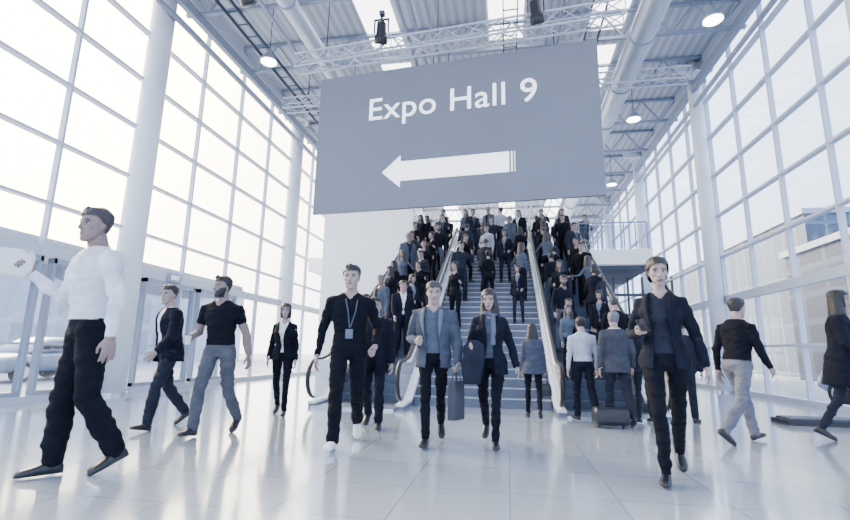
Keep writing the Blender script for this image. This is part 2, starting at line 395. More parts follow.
    ncz=sp.get('collar',1.46)
    neckm=(Q[:,2]>ncz)|((Q[:,2]>ncz-.06)&(Q[:,1]<-.0)&(np.abs(Q[:,0])<(Q[:,2]-(ncz-.06))*.9+.008)&(Q[:,1]<.02))
    mat[neckm&(np.hypot(Q[:,0],Q[:,1])<.14)]=0
    acc=Acc(); acc.add(V,F,mat)
    hpos=[]
    for i,sd in((0,1),(1,-1)):
        S,E,W,f=AR[i]; hd=sp.get('hdir',(None,None))[i]; D_=(V3(hd) if hd else f.copy())
        if hd: D_.x*=sd
        D_.normalize()
        pn=sp.get('palm',((-1,0,0),(-1,0,0)))[i]; Nn=V3((pn[0]*sd,pn[1],pn[2])); Nn=(Nn-D_*Nn.dot(D_)).normalized()
        Tt=Nn.cross(D_)*1.0
        if sd<0: Tt=-Tt
        M=np.array([Tt,Nn,D_]).T; sc=1.0 if not fem else .88
        hvv,hff=hand(hands[i],hv if vox<.015 else .008)
        VV=(hvv*sc)@M.T+np.array(W); FF=hff if np.linalg.det(M)>0 else hff[:,::-1]
        acc.add(VV,FF,0)
        hpos.append(((W+D_*.085+Nn*.02)*s,D_.copy()))
    hy,hp=sp.get('head',(0,0)); HC=TB((0,-.012,1.612)); HM=rotm('Z',hy)@rotm('X',hp)
    def place(Vx): return (np.asarray(Vx))@np.array(HM).T+np.array(HC)
    hv_,hf_=head(fem,.0055 if vox<.015 else .009)
    hc=fcent(hv_,hf_); hm=np.zeros(len(hf_),int)
    hm[(np.abs(hc[:,0])<.021)&(np.abs(hc[:,2]+.066)<.0085)&(hc[:,1]<-.08)]=5
    if sp.get('beard'):
        bd=(hc[:,1]<.0)&(hc[:,2]<np.interp(np.abs(hc[:,0]),[0,.03,.05,.07],[-.048,-.05,-.035,-.01]))&(hm!=5)&(hc[:,2]>-.125); hm[bd]=4
    acc.add(place(hv_),hf_,hm)
    em=MB(); eb=.0042 if not fem else .0028; es=1. if not fem else 1.15
    for sx in(-1,1):
        em.ell((sx*.031,-.0695,.0005),(.0135*es,.0115,.0066*es),10,8,3); em.ell((sx*.031,-.0780,.0005),(.0068,.0048,.0062),8,6,4)
        em.limb([(sx*.015,-.090,.021),(sx*.033,-.088,.0265),(sx*.050,-.073,.020)],[(.003,eb)]*3,seg=6,mi=4)
        em.limb([(sx*.017,-.081,.007*es),(sx*.031,-.0845,.0095*es),(sx*.047,-.076,.006)],[.003]*3,seg=5,mi=4)
    acc.add(place(em.v),em.f,em.m)
    skin=sp.get('skin',M_skin); hairm=sp.get('hairm',M_dark)
    mats=[skin,cloth(sp['top']),cloth(sp['bot']),M_eye,hairm,M_lip]
    out={'body':acc.mesh('person',mats,s),'parts':[],'hands':hpos}
    hs=sp.get('hair','short')
    if hs!='none':
        a,b=hair(hs,fem,.006 if vox<.015 else .01); ac=Acc(); ac.add(place(a),b,0); out['parts'].append(('hair',ac.mesh('hair',[hairm],s),.0))
    for i,sd in((0,1),(1,-1)):
        fd,up,base=J[i][3],J[i][4],J[i][5]; sdv=fd.cross(up); k=fk
        rs=[]
        for t,w,h in((-.072,.020,.04),(-.064,.032,.066),(-.03,.038,.09),(.01,.040,.09),(.05,.043,.075),(.09,.048,.060),(.13,.050,.052),(.165,.045,.046),(.188,.034,.036),(.198,.018,.022)):
            rs.append((base+fd*t*k+up*(h/2),sdv*w*k,up*(h/2)))
        mb=MB(); mb.loft(rs,16,0,.75)
        for q,f_ in enumerate(mb.f):
            c=sum((V3(mb.v[i2]) for i2 in f_),V3())/len(f_)
            if (c-base).dot(up)<.016: mb.m[q]=1
        ac=Acc(); ac.addmb(mb); ms=sp.get('shoe',(M_shoe,M_sole)); me=ac.mesh('shoe',list(ms),s); fixn(me); out['parts'].append(('shoe',me,0))
    jk=sp.get('jacket')
    if jk:
        o=jk.get('off',.013 if fem else .017); hem=jk.get('hem',.80); mb=MB(); rings=[]
        zs=[hem,hem+.03]+[z for z in(.87,.93,1.0,1.08,1.18,1.28,1.36,1.405,1.44,1.46) if z>hem+.05]
        za=[t[0] for t in T]
        for z in zs:
            zz=max(z,.9); rx=np.interp(zz,za,[t[1] for t in T]); ry=np.interp(zz,za,[t[2] for t in T]); cy=np.interp(zz,za,[t[3] for t in T])
            fl=max(0,.95-z)*jk.get('flare',.12); oo=o+(.006 if z<1.3 else 0)
            c=TB((0,cy,z)); rings.append((c,TB(((rx*bulk+oo+fl),cy,z))-c,TB((0,cy+ry*bulk+oo+fl,z))-c))
        mb.loft(rings,28)
        for i,sd in((0,1),(1,-1)):
            S,E,W,f=AR[i]; W2=E.lerp(W,.93)
            q=o*.75
            mb.limb([TB((sd*shx*.55,.008,1.38)),S,S.lerp(E,.5),E,E.lerp(W,.45),W2],[sl[0]*.9+q,sl[0]+q,sl[1]+q,sl[2]+q,sl[3]+q,sl[4]+q*1.1],seg=14)
        V,F=remesh(mb,vox,2)
        if vox<.015: V=vnoise(V,F,.016,(8,15),(18,30),.7,.3)
        C=fcent(V,F); Q=TBi(C); fr=np.clip((Q[:,2]-.98)/.3,0,1)*math.radians(-tw)
        qx=Q[:,0]*np.cos(fr)-Q[:,1]*np.sin(fr); qy=Q[:,0]*np.sin(fr)+Q[:,1]*np.cos(fr)
        ow=jk.get('open',[(.7,.075),(.95,.03),(1.08,.012),(1.2,.03),(1.40,.075),(1.5,.08)])
        w=np.interp(Q[:,2],[a for a,b in ow],[b for a,b in ow])
        bd=np.array([np.minimum(segdist(C,AR[i][0],AR[i][1])[0],segdist(C,AR[i][1],AR[i][2])[0])-.065 for i in(0,1)]).min(0)
        rm=(qy<-.03)&(np.abs(qx)<w)&(bd>0)
        rm|=(Q[:,2]>1.45)&(np.abs(qx)<.12)
        F=F[~rm]
        ac=Acc(); ac.add(V,F,0); me=ac.mesh('jacket',[cloth(jk['col'])],s); out['parts'].append(('jacket',me,.006))
        if jk.get('lapel',True) and vox<.015:
            lb=MB()
            for sx in(-1,1):
                za2=[1.435,1.38,1.3,1.2,1.12]; 
                pts=[]
                for z in za2:
                    rx=np.interp(z,za,[t[1] for t in T])*bulk+o+.016; ry=np.interp(z,za,[t[2] for t in T])*bulk+o+.021; cy=np.interp(z,za,[t[3] for t in T]); 
                    x0=np.interp(z,[a for a,b in ow],[b for a,b in ow]); wd=np.interp(z,[1.12,1.34,1.38,1.44],[.006,.05,.045,.03])
                    row=[]
                    for xx in(x0,x0+wd):
                        yy=cy-ry*math.sqrt(max(.05,1-(xx/rx)**2)); row.append(TB((sx*xx,yy,z)))
                    pts.append(row)
                vs=[p for r in pts for p in r]; lb.add(vs,[(2*i,2*i+1,2*i+3,2*i+2) for i in range(len(za2)-1)])
            ac=Acc(); ac.addmb(lb); out['parts'].append(('lapel',ac.mesh('lapel',[cloth(jk.get('lapcol',jk['col']))],s),.004))
    if sp.get('lanyard'):
        lb=MB(); yy=-.134
        pts=[TB((.055,.02,1.455)),TB((.055,-.10,1.385)),TB((.035,yy-.014,1.28)),TB((.004,yy-.006,1.13))]
        pts2=[TB((-.055,.02,1.455)),TB((-.055,-.10,1.385)),TB((-.035,yy-.014,1.28)),TB((-.004,yy-.006,1.13))]
        lb.limb(pts,[(.006,.003)]*4,seg=6); lb.limb(pts2,[(.006,.003)]*4,seg=6)
        lb.box(TB((0,yy-.006,1.07)),(.07,.006,.09),1)
        ac=Acc(); ac.addmb(lb); out['parts'].append(('lanyard_badge',ac.mesh('lanyard_badge',[cloth(GREY),cloth(MID)],s),0))
    if sp.get('scarf'):
        lb=MB(); pts=[TB((math.cos(a)*.08,.005+math.sin(a)*.08,1.45+.012*math.sin(2*a))) for a in [i*math.pi/8 for i in range(17)]]
        lb.limb(pts,[.026]*17,seg=8)
        if sp.get('tails'): lb.limb([TB((.03,-.085,1.43)),TB((.03,-.158,1.28)),TB((.03,-.14,1.12))],[(.03,.016),(.034,.014),(.036,.012)],seg=8)
        V,F=remesh(lb,.01,2); ac=Acc(); ac.add(V,F,0); out['parts'].append(('scarf',ac.mesh('scarf',[cloth(sp['scarf'])],s),0))
    return out
def inst_person(d,loc,heading,label,group=None):
    o=obj('person',d['body'],label=label,category='person',group=group,loc=loc,rotz=math.radians(heading))
    for n,me,sol in d['parts']:
        c=obj(n,me,parent=o)
        if sol: 
            md=c.modifiers.new('s','SOLIDIFY'); md.thickness=sol; md.offset=-1
    M=Matrix.Translation(V3(loc))@Matrix.Rotation(math.radians(heading),4,'Z')
    return o,[(M@h[0],M.to_3x3()@h[1]) for h in d['hands']]
# ================================================================== SETTING
XL,XR,ZR=-8.4,6.5,10.6; YB,YE=-6.2,42.
mb=MB(); mb.bb((XL-.3,YB,-.2),(XR+.3,YE,0)); mk('floor',mb,M_floor,kind='structure')
mb=MB(); mb.bb((XL-.4,YB,ZR),(XR+.4,YE,ZR+.25)); mk('ceiling',mb,M_ceil,kind='structure')
mb=MB(); mb.bb((-90,-40,-.35),(90,120,-.21)); mk('outdoor_ground',mb,M_asphalt,kind='structure')
def column(x,y,r,label):
    c=MB(); c.cyl((0,0,0),(0,0,ZR),r,24); o=mk('column',c,M_column,smooth=False,label=label,category='column',loc=(x,y,0),group='white structural columns')
    for p in o.data.polygons: p.use_smooth=abs(p.normal.z)<.5
    b=MB(); b.cyl((0,0,0),(0,0,.06),r+.05,24); mk('base_plate',b,M_steel,parent=o)
    b=MB(); b.cyl((0,0,ZR-.5),(0,0,ZR-.42),r+.12,24); b.beam((-.6,0,ZR-.2),(.6,0,ZR-.2),.16,.3); mk('bracket',b,M_column,parent=o)
LY=[-6.2,1.4,9.0,16.6,24.2,31.8,39.4]; RY=[-5.6,1.4,8.4,15.4,22.4,29.4,36.4]
for y in LY[1:-1]: column(XL+.12,y,.27,'tall round white steel column beside glass wall')
for y in RY[1:-1]: column(XR-.3,y,.21,'tall round white steel column beside glass wall')
wn=[0]
def winwall(x,y0,y1,nm,rows):
    wn[0]+=1; f=MB(); w=.12
    y0+=.003; y1-=.003; n=nm; dy=(y1-y0)/n
    for i in range(n+1): 
        yy=y0+i*dy; a=max(y0,yy-.026); b=min(y1,yy+.026); f.bb((x-w/2,a,0),(x+w/2,b,ZR))
    for z in rows: 
        t=.028 if z not in(2.7,) else .11
        f.bb((x-w/2-.015,y0,z-t),(x+w/2+.015,y1,z+t))
    f.bb((x-.16,y0,ZR-.45),(x+.16,y1,ZR)); f.bb((x-.12,y0,0),(x+.12,y1,.12))
    o=mk('window_%d'%wn[0],f,M_frame,kind='structure')
    g=MB(); g.add([(x,y0,.1),(x,y1,.1),(x,y1,ZR-.4),(x,y0,ZR-.4)],[(0,1,2,3)]); mk('glass_pane',g,M_glass,fix=False,parent=o)
    return o
rowsL=[2.7,3.6,4.8,6.0,7.2,8.4,9.5]; rowsR=[1.3,2.7,4.0,5.3,6.6,7.9,9.2]
for a,b in zip(LY[:-1],LY[1:]): winwall(XL,a,b,4,rowsL)
for a,b in zip(RY[:-1],RY[1:]): winwall(XR,a,b,4,rowsR)
winwall(XR,36.4,42,2,rowsR); winwall(XL,39.4,42,1,rowsL)
for x in(-3.6,.1,3.0):  # glowing panels added below the closed ceiling to brighten it; no openings
    for y in range(4,40,5):
        wn[0]+=1; b=MB(); b.bb((x-.5,y,ZR-.03),(x+.5,y+4.2,ZR-.002)); mk('window_%d'%wn[0],b,M_ceilglow,kind='structure')
for i,(x,z) in enumerate(((XL+.45,ZR-1.0),(XR-.4,ZR-1.0))):
    b=MB(); b.beam((x,YB,z),(x,YE-.2,z),.14,.28); b.cyl((x,YB,z-.6),(x,YE-.2,z-.6),.07,10); mk('trim_%d'%(i+1),b,M_truss,kind='structure')
b=MB()
for i in range(11):
    x=XL+i*(XR-XL)/10; b.bb((x-.05,YE-.08,0),(x+.05,YE+.08,ZR))
for z in(4.8,7.2,8.6,9.8): b.bb((XL,YE-.1,z-.06),(XR,YE+.1,z+.06))
pts=[(-.6+4.2*math.cos(a),YE-.3,4.9+4.2*math.sin(a)) for a in [math.pi*i/20 for i in range(21)]]
b.limb(pts,[.14]*21,seg=8)
o=mk('wall_end',b,M_frame,kind='structure'); g=MB(); g.add([(XL,YE,0),(XR,YE,0),(XR,YE,ZR),(XL,YE,ZR)],[(0,1,2,3)]); mk('glass_pane',g,M_glass,fix=False,parent=o)
XG=5.2
b=MB(); b.bb((2.62,17.7,4.25),(XG,YE-.2,4.8)); b.bb((XL+.2,18.3,4.25),(-3.7,YE-.2,4.8)); b.bb((-3.7,17.7,4.25),(2.62,YE-.2,4.8)); mk('floor_upper',b,M_whiteglow,kind='structure')
b=MB(); b.bb((2.66,17.95,4.12),(XG-.05,YE-.3,4.245)); mk('trim_3',b,M_darkpanel,kind='structure')  # dark sheet added so the white slab's underside looks shaded
b=MB(); b.bb((-7.3,17.6,0),(-3.75,18.2,8.6)); mk('wall_white_partition',b,M_whiteglow,kind='structure')
b=MB(); y=20.
for i in range(8):
    x=2.6+i*.557; b.bb((x-.035,y-.06,0),(x+.035,y+.06,4.12))
for z in(1.2,2.6,3.4): b.bb((2.6,y-.07,z-.05),(XR-.1,y+.07,z+.05))
b.bb((2.6,y-.08,0),(XR-.1,y+.08,.15)); b.bb((-3.8,y,0),(2.6,y+.2,4.12))
o=mk('wall_below_gallery',b,M_darkpanel,kind='structure'); g=MB(); g.add([(2.6,y,0),(XR-.1,y,0),(XR-.1,y,4.12),(2.6,y,4.12)],[(0,1,2,3)]); mk('glass_pane',g,M_doorglass,fix=False,parent=o)
def railing(x0,x1,y,z):
    e=MB(); e.cyl((x0,y,z+1.05),(x1,y,z+1.05),.03,10); r=mk('railing',e,M_truss,smooth=True,label='glass gallery railing with steel handrail on upper floor',category='railing')
    g=MB(); g.bb((x0,y-.008,z+.08),(x1,y+.008,z+.95)); mk('glass_panel',g,M_doorglass,parent=r)
    n=max(2,int(abs(x1-x0)/.4)+1)
    for i in range(n):
        p=MB(); xx=x0+(x1-x0)*i/(n-1); p.bb((xx-.02,y-.02,z),(xx+.02,y+.02,z+1.05)); mk('post',p,M_truss,parent=r)
railing(2.7,XG-.1,17.85,4.8)
# ------------------------------------------------------------------ stairs and escalators
Y0,Y1,ZT=9.2,17.7,4.8; SL=(ZT)/(Y1-Y0); NR=28
def stair_prof(n,y0,y1,zt):
    p=[]; dz=zt/n; dy=(y1-y0)/n
    for i in range(n): p+= [(y0+i*dy,i*dz),(y0+i*dy,(i+1)*dz)]
    p+=[(y1,zt),(y1,zt-.4),(y0+.8,0)]
    return p
b=MB(); b.prof(stair_prof(NR,Y0,Y1,ZT),-1.79,.79)
st=mk('staircase',b,M_stone,label='wide grey stone staircase between two escalators',category='staircase')
for i in range(NR):
    b=MB(); y=Y0+i*(Y1-Y0)/NR; z=(i+1)*ZT/NR; b.bb((-1.79,y-.012,z-.016),(.79,y+.015,z+.004)); mk('step_nosing',b,M_rig,parent=st)
def arc(cy,cz,r,a0,a1,n=9): return [(cy+r*math.cos(math.radians(a0+(a1-a0)*i/n)),cz+r*math.sin(math.radians(a0+(a1-a0)*i/n))) for i in range(n+1)]
def escalator(x0,x1,label):
    e=MB(); dz=ZT/NR; dy=(Y1-Y0)/NR; W=.13
    prof=[(Y0-.8,.0),(Y0-.8,.03),(Y0,.03)]
    for i in range(NR): prof+=[(Y0+i*dy,(i+1)*dz),(Y0+(i+1)*dy,(i+1)*dz)]
    prof+=[(Y1+1.0,ZT),(Y1+1.0,ZT-.02),(Y1,ZT-.7),(Y0+.9,0)]
    e.prof(prof,x0+W,x1-W)
    E=mk('escalator',e,M_step,label=label,category='escalator',group='escalators beside the staircase')
    for sx,xa,xb in((0,x0,x0+W),(1,x1-W,x1)):
        s=MB()
        s.prof([(Y0-.9,0),(Y0-.9,.06),(Y0-.2,.08),(Y0+.1,.20),(Y1-.1,ZT+.14),(Y1+1.4,ZT+.1),(Y1+1.4,ZT-.0),(Y1+.1,ZT-.82),(Y0+1.2,0)],xa,xb)
        mk('side_cladding',s,M_clad,parent=E)
        s=MB(); s.prof([(Y0-.9,.06),(Y0-.9,.10),(Y0-.2,.13),(Y0+.1,.31),(Y1-.1,ZT+.26),(Y1+1.4,ZT+.2),(Y1+1.4,ZT+.1),(Y1-.1,ZT+.14),(Y0+.1,.20),(Y0-.2,.08)],xa-.01,xb+.01)
        mk('deck_trim',s,M_deck,parent=E)
        xm=(xa+xb)/2; g=MB(); r_=.31
        poly=[(Y0-.85,.10)]+arc(Y0-.8,.50,r_,250,90)+[(Y0-.25,.82),(Y1-.25,ZT+.88)]+arc(Y1+1.2,ZT+.52,.34,90,-70)+[(Y1-.1,ZT+.26),(Y0+.1,.31),(Y0-.2,.13)]
        g.prof(poly,xm-.006,xm+.006); mk('glass_balustrade',g,M_bal,parent=E)
        h=MB(); path=arc(Y0-.8,.50,r_+.03,262,90)+[(Y0-.5,.85),(Y0-.2,.90),(Y0+.2,1.10)]+[(Y0+.2+(Y1-Y0-.6)*i/8,1.10+((Y1-Y0-.6))*SL*i/8) for i in range(1,9)]+[(Y1-.1,ZT+.95),(Y1+.3,ZT+.94)]+arc(Y1+1.2,ZT+.56,.36,90,-75)
        h.limb([(xm,a,b) for a,b in path],[(.042,.024)]*len(path),seg=8); mk('handrail',h,M_rubber,smooth=True,parent=E)
        r=MB(); path=[(Y0-.15,.82),(Y0+.25,1.04)]+[(Y0+.25+(Y1-Y0-.6)*i/4,1.04+((Y1-Y0-.6))*SL*i/4) for i in range(1,5)]
        r.limb([(xm,a,b) for a,b in path],[(.05,.028)]*len(path),seg=8); mk('guide_rail',r,M_deck,smooth=True,parent=E)
    c=MB(); c.bb((x0+W,Y0-1.1,.0),(x1-W,Y0-.4,.035)); mk('comb_plate',c,M_steel,parent=E)
    return E
escalator(-3.55,-1.8,'escalator with white side trim, glass balustrade and black handrail')
escalator(.8,2.55,'escalator with white side trim and black handrail, crowded with people')
# ------------------------------------------------------------------ ceiling structures
def warren(L,H,n,axis='x'):
    b=MB()
    for z in(0,-H): b.beam((0,0,z),(L,0,z),.10,.09)
    for i in range(n):
        xa=L*i/n; xb=L*(i+.5)/n; xc=L*(i+1)/n
        b.beam((xa,0,0),(xb,0,-H),.05,.05); b.beam((xb,0,-H),(xc,0,0),.05,.05)
    return b
me=warren(XR-XL-.2,.85,12).mesh('roof_truss',[M_truss]); fixn(me)
y=2.0
while y<41:
    obj('roof_truss',me,label='steel lattice roof truss spanning the hall ceiling',category='truss',group='roof trusses',loc=(XL+.1,y,ZR-.06)); y+=2.6
def pipe(name,x,z,r,m,label,y0=YB+.1,y1=YE-1.):
    b=MB(); b.cyl((0,y0,0),(0,y1,0),r,16); o=mk(name,b,m,label=label,category='duct' if r>.1 else 'pipe',loc=(x,0,z))
    for p in o.data.polygons: p.use_smooth=abs(p.normal.y)<.5
    if r>.2:
        yy=y0+1
        while yy<y1: k=MB(); k.cyl((0,yy,0),(0,yy+.06,0),r+.025,16); mk('duct_collar',k,M_truss,parent=o); yy+=2.4
M_duct=pmat('galvanised_duct',(.50,.55,.64),.35,.5)
pipe('air_duct',3.6,9.28,.32,M_duct,'large round galvanised air duct under the roof')
pipe('air_duct',-5.2,9.38,.22,M_duct,'round galvanised air duct under the roof')
for x in(-2.6,-2.3,-1.9,1.2,1.5,-6.0): pipe('pipe',x,9.6,.05,M_truss,'thin steel service pipe running along the ceiling')
for x in(-6.9,.2,2.4):
    b=MB(); 
    for dx in(-.18,.18): b.beam((dx,0,0),(dx,YE-6,0),.03,.1)
    yy=.2
    while yy<YE-6: b.beam((-.18,yy,0),(.18,yy,0),.03,.02); yy+=.5
    mk('cable_tray',b,M_trussd,label='steel cable tray ladder hung under the roof trusses',category='cable tray',loc=(x,5,9.58),group='ceiling cable trays')
def lamp_proto(loc):
    b=MB(); rings=[((0,0,0),(.06,0,0),(0,.06,0)),((0,0,-.14),(.08,0,0),(0,.08,0)),((0,0,-.2),(.15,0,0),(0,.15,0)),((0,0,-.36),(.24,0,0),(0,.24,0)),((0,0,-.38),(.25,0,0),(0,.25,0))]
    b.loft(rings,20); o=mk('pendant_lamp',b,M_truss,smooth=True,label='round high-bay pendant lamp with glowing lens',category='lamp',group='high-bay lamps',loc=loc)
    c=MB(); c.cyl((0,0,0),(0,0,ZR-loc[2]-.02),.012,6); mk('cord',c,M_trussd,parent=o)
    c=MB(); c.cyl((0,0,-.385),(0,0,-.40),.215,20); mk('lamp_lens',c,M_lamp,parent=o)
    return o
L0=lamp_proto((-6.4,10.8,9.2))
for x,y in((-6.4,3.3),(-6.4,18.3),(-6.4,25.8),(4.9,3.3),(4.9,10.8),(4.3,15.6),(4.9,22),(4.9,29),(-1,22),(-1,29)): copy_tree(L0,(x,y,9.2),0)
def boxtruss(L,s,n):
    b=MB()
    for a in(-s/2,s/2):
        for c in(-s/2,s/2): b.cyl((0,a,c),(L,a,c),.026,8)
    for i in range(n):
        x0=L*i/n;x1=L*(i+1)/n; 
        if i%2: x0,x1=x1,x0
        for a in(-s/2,s/2): b.cyl((x0,a,-s/2),(x1,a,s/2),.014,6); b.cyl((x0,-s/2,a),(x1,s/2,a),.014,6)
        for a in(-s/2,s/2): b.cyl((x0,a,-s/2),(x0,a,s/2),.012,6)
    return b
def rig(L,loc,n,label,xs,rz=0):
    tr=mk('lighting_truss',boxtruss(L,.36,n),M_rig,label=label,category='truss',loc=loc,rotz=rz)
    for x in xs: c=MB(); c.cyl((x,0,.18),(x,0,ZR-loc[2]-.05),.015,6); mk('hanging_cable',c,M_trussd,parent=tr)
RZ=math.radians(-5.6)
rig(7.8,(-5.2,10.15,8.2),18,'aluminium box lighting truss hung above the sign',(.8,3.7,6.6),RZ)
rig(10.5,(-7.6,7.6,8.9),24,'aluminium box lighting truss spanning below the ceiling',(.8,5,9.6))
rig(12.5,(-7.2,13.4,9.0),26,'aluminium box lighting truss spanning below the ceiling',(.8,5,9.6))
def spot(loc,ry):
    mk_s=MB(); R=rotm('X',35)@rotm('Y',ry)
    rings=[(V3(loc)+R@V3((0,0,z)),R@V3((r,0,0)),R@V3((0,r,0))) for z,r in((.25,.06),(.2,.11),(-.05,.12),(-.08,.15),(-.24,.16),(-.26,.14))]
    mk_s.loft(rings,16); s=mk('stage_spotlight',mk_s,M_blackplastic,smooth=True,label='black stage spotlight clamped to the lighting truss',category='spotlight',group='stage spotlights')
    y=MB(); l=V3(loc); y.beam(l+V3((-.17,0,0)),l+V3((-.17,0,.34)),.03,.05); y.beam(l+V3((.17,0,0)),l+V3((.17,0,.34)),.03,.05); y.beam(l+V3((-.185,0,.34)),l+V3((.185,0,.34)),.05,.03); y.cyl(l+V3((0,0,.34)),l+V3((0,0,.5)),.03,8); mk('yoke',y,M_blackplastic,parent=s)
    y=MB(); y.box(l+V3((0,.02,.52)),(.12,.12,.1)); mk('clamp',y,M_trussd,parent=s)
for p,r in(((-2.85,9.6,8.45),10),((.72,9.3,8.35),-10),((-2.3,7.6,8.15),20),((-5.2,7.6,8.15),-15)): spot(p,r)
# ------------------------------------------------------------------ SIGN
sg=bpy.data.objects.new('hanging_sign',None); COL.objects.link(sg); sg['label']='large grey hanging banner sign reading Expo Hall 9 with arrow'; sg['category']='sign'
sg.location=(-4.57,10.25,4.20); sg.rotation_euler=(0,0,RZ)
SW,SH=6.62,3.56
M_sign=pmat('sign_panel',(.165,.182,.235),.55,0,.03,.6)
M_signglow=pmat('glowing_sign_white',(.9,.92,.96),.5,emit=(.95,.97,1.),estr=1.5)  # emission makes lettering and arrow look whiter; they are no lamps
b=MB(); b.bb((0,0,0),(SW,.08,SH)); mk('sign_panel',b,M_sign,parent=sg)
for x in(.9,SW/2,SW-.9): b=MB(); b.cyl((x,.04,SH),(x,.04,SH+.35),.012,6); mk('suspension_wire',b,M_trussd,parent=sg)
def islands(me):
    import bmesh
    bm=bmesh.new(); bm.from_mesh(me); bmesh.ops.remove_doubles(bm,verts=bm.verts,dist=1e-5); bm.verts.ensure_lookup_table(); seen=set(); out=[]
    for v in bm.verts:
        if v.index in seen: continue
        st_=[v]; comp=[]; seen.add(v.index)
        while st_:
            a=st_.pop(); comp.append(a)
            for e_ in a.link_edges:
                o_=e_.other_vert(a)
                if o_.index not in seen: seen.add(o_.index); st_.append(o_)
        ix={a.index:i for i,a in enumerate(comp)}; fs={f for a in comp for f in a.link_faces}
        out.append(([tuple(a.co) for a in comp],[tuple(ix[q.index] for q in f.verts) for f in fs]))
    bm.free(); return out
def textmesh(body,size,ext,off,sp_):
    cu=bpy.data.curves.new('t','FONT'); cu.body=body; cu.size=size; cu.extrude=ext; cu.offset=off; cu.space_character=sp_
    to=bpy.data.objects.new('t',cu); COL.objects.link(to); dg=bpy.context.evaluated_depsgraph_get(); dg.update(); tm=bpy.data.meshes.new_from_object(to.evaluated_get(dg)); bpy.data.objects.remove(to); return tm
tm=textmesh('Expo Hall 9',1.,.006,.003,1.04)
xs=[v.co.x for v in tm.vertices]; k=3.96/(max(xs)-min(xs)); ky=k*.97; x0=min(xs)
for vs_,fs_ in islands(tm):
    m2=bpy.data.meshes.new('letter'); m2.from_pydata([((x-x0)*k+1.36,-.008-z*.8,y*ky+2.27) for x,y,z in vs_],[],fs_); m2.materials.append(M_signglow); fixn(m2); obj('letter',m2,parent=sg)
zc=.90
def slab(poly): 
    b=MB(); n=len(poly); b.add([(x+.22,-.012,z) for x,z in poly]+[(x+.22,.0,z) for x,z in poly],[tuple(range(n))]+[tuple(range(2*n-1,n-1,-1))]+[(i,(i+1)%n,(i+1)%n+n,i+n) for i in range(n)]); mk('arrow' if n>4 else 'arrow_bar',b,M_signglow,parent=sg)
slab([(1.52,zc),(1.97,zc+.39),(1.97,zc+.235),(4.47,zc+.235),(4.47,zc-.235),(1.97,zc-.235),(1.97,zc-.39)])
slab([(4.51,zc-.235),(4.54,zc-.235),(4.54,zc+.235),(4.51,zc+.235)]); slab([(4.58,zc-.235),(4.595,zc-.235),(4.595,zc+.235),(4.58,zc+.235)])
# ------------------------------------------------------------------ entrance doors & exit sign left
def door(n,y0,y1):
    f=MB(); x=XL+.02
    f.bb((x-.06,y0,0),(x+.08,y0+.06,2.6)); f.bb((x-.06,y1-.06,0),(x+.08,y1,2.6)); f.bb((x-.06,y0,2.5),(x+.08,y1,2.6)); m=(y0+y1)/2; f.bb((x-.06,m-.03,0),(x+.08,m+.03,2.5)); f.bb((x-.05,y0,0.1),(x+.07,y1,.2))
    o=mk('door_%d'%n,f,M_framed,kind='structure'); g=MB(); g.add([(x+.03,y0+.06,.2),(x+.03,y1-.06,.2),(x+.03,y1-.06,2.5),(x+.03,y0+.06,2.5)],[(0,1,2,3)]); mk('glass_pane',g,M_doorglass,fix=False,parent=o)
    for s_ in(-.14,.14): h=MB(); h.cyl((x+.13,m+s_,.85),(x+.13,m+s_,1.45),.018,8); mk('door_handle',h,M_steel,parent=o)
door(1,9.6,11.4); door(2,11.6,13.4); door(3,5.3,7.1); door(4,3.3,5.1); door(5,7.3,8.7)
f=MB(); 
for yy in(3.0,5.2,7.4,9.6,11.8,14.0): f.bb((XL-2.6,yy-.05,-.2),(XL-2.5,yy+.05,2.9))
for yy in(3.0,9.6,14.0): f.bb((XL-2.6,yy-.05,2.6),(XL-.1,yy+.05,2.9))
f.bb((XL-2.62,3,2.6),(XL-2.48,14,2.9)); f.bb((XL-2.6,3,1.0),(XL-2.5,14,1.06)); f.bb((XL-2.6,3,2.9),(XL-.1,14,2.98))
o=mk('wall_vestibule',f,M_frame,kind='structure'); g=MB(); g.add([(XL-2.55,3,-.2),(XL-2.55,14,-.2),(XL-2.55,14,2.7),(XL-2.55,3,2.7)],[(0,1,2,3)]); mk('glass_pane',g,M_doorglass,fix=False,parent=o)
e=MB(); e.bb((-.04,-.22,-.11),(.04,.22,.11)); E=mk('exit_sign',e,M_framed,label='small dark exit sign box above glass door',category='sign',loc=(XL+.13,10.5,2.72))
tm=textmesh('EXIT',.15,.002,0,1)
for vs_,fs_ in islands(tm):
    m2=bpy.data.meshes.new('letter'); m2.from_pydata([(.042+z,x-.17,y-.05) for x,y,z in vs_],[],fs_); m2.materials.append(M_signglow); fixn(m2); obj('letter',m2,parent=E)
b=MB(); b.bb((4.2,8.35,0),(6.3,8.85,.07)); b.bb((4.25,8.4,.07),(6.25,8.8,.1),1); mk('floor_grate',b,[M_blackplastic,M_darkpanel],label='low dark floor kerb beside the glass wall',category='kerb')
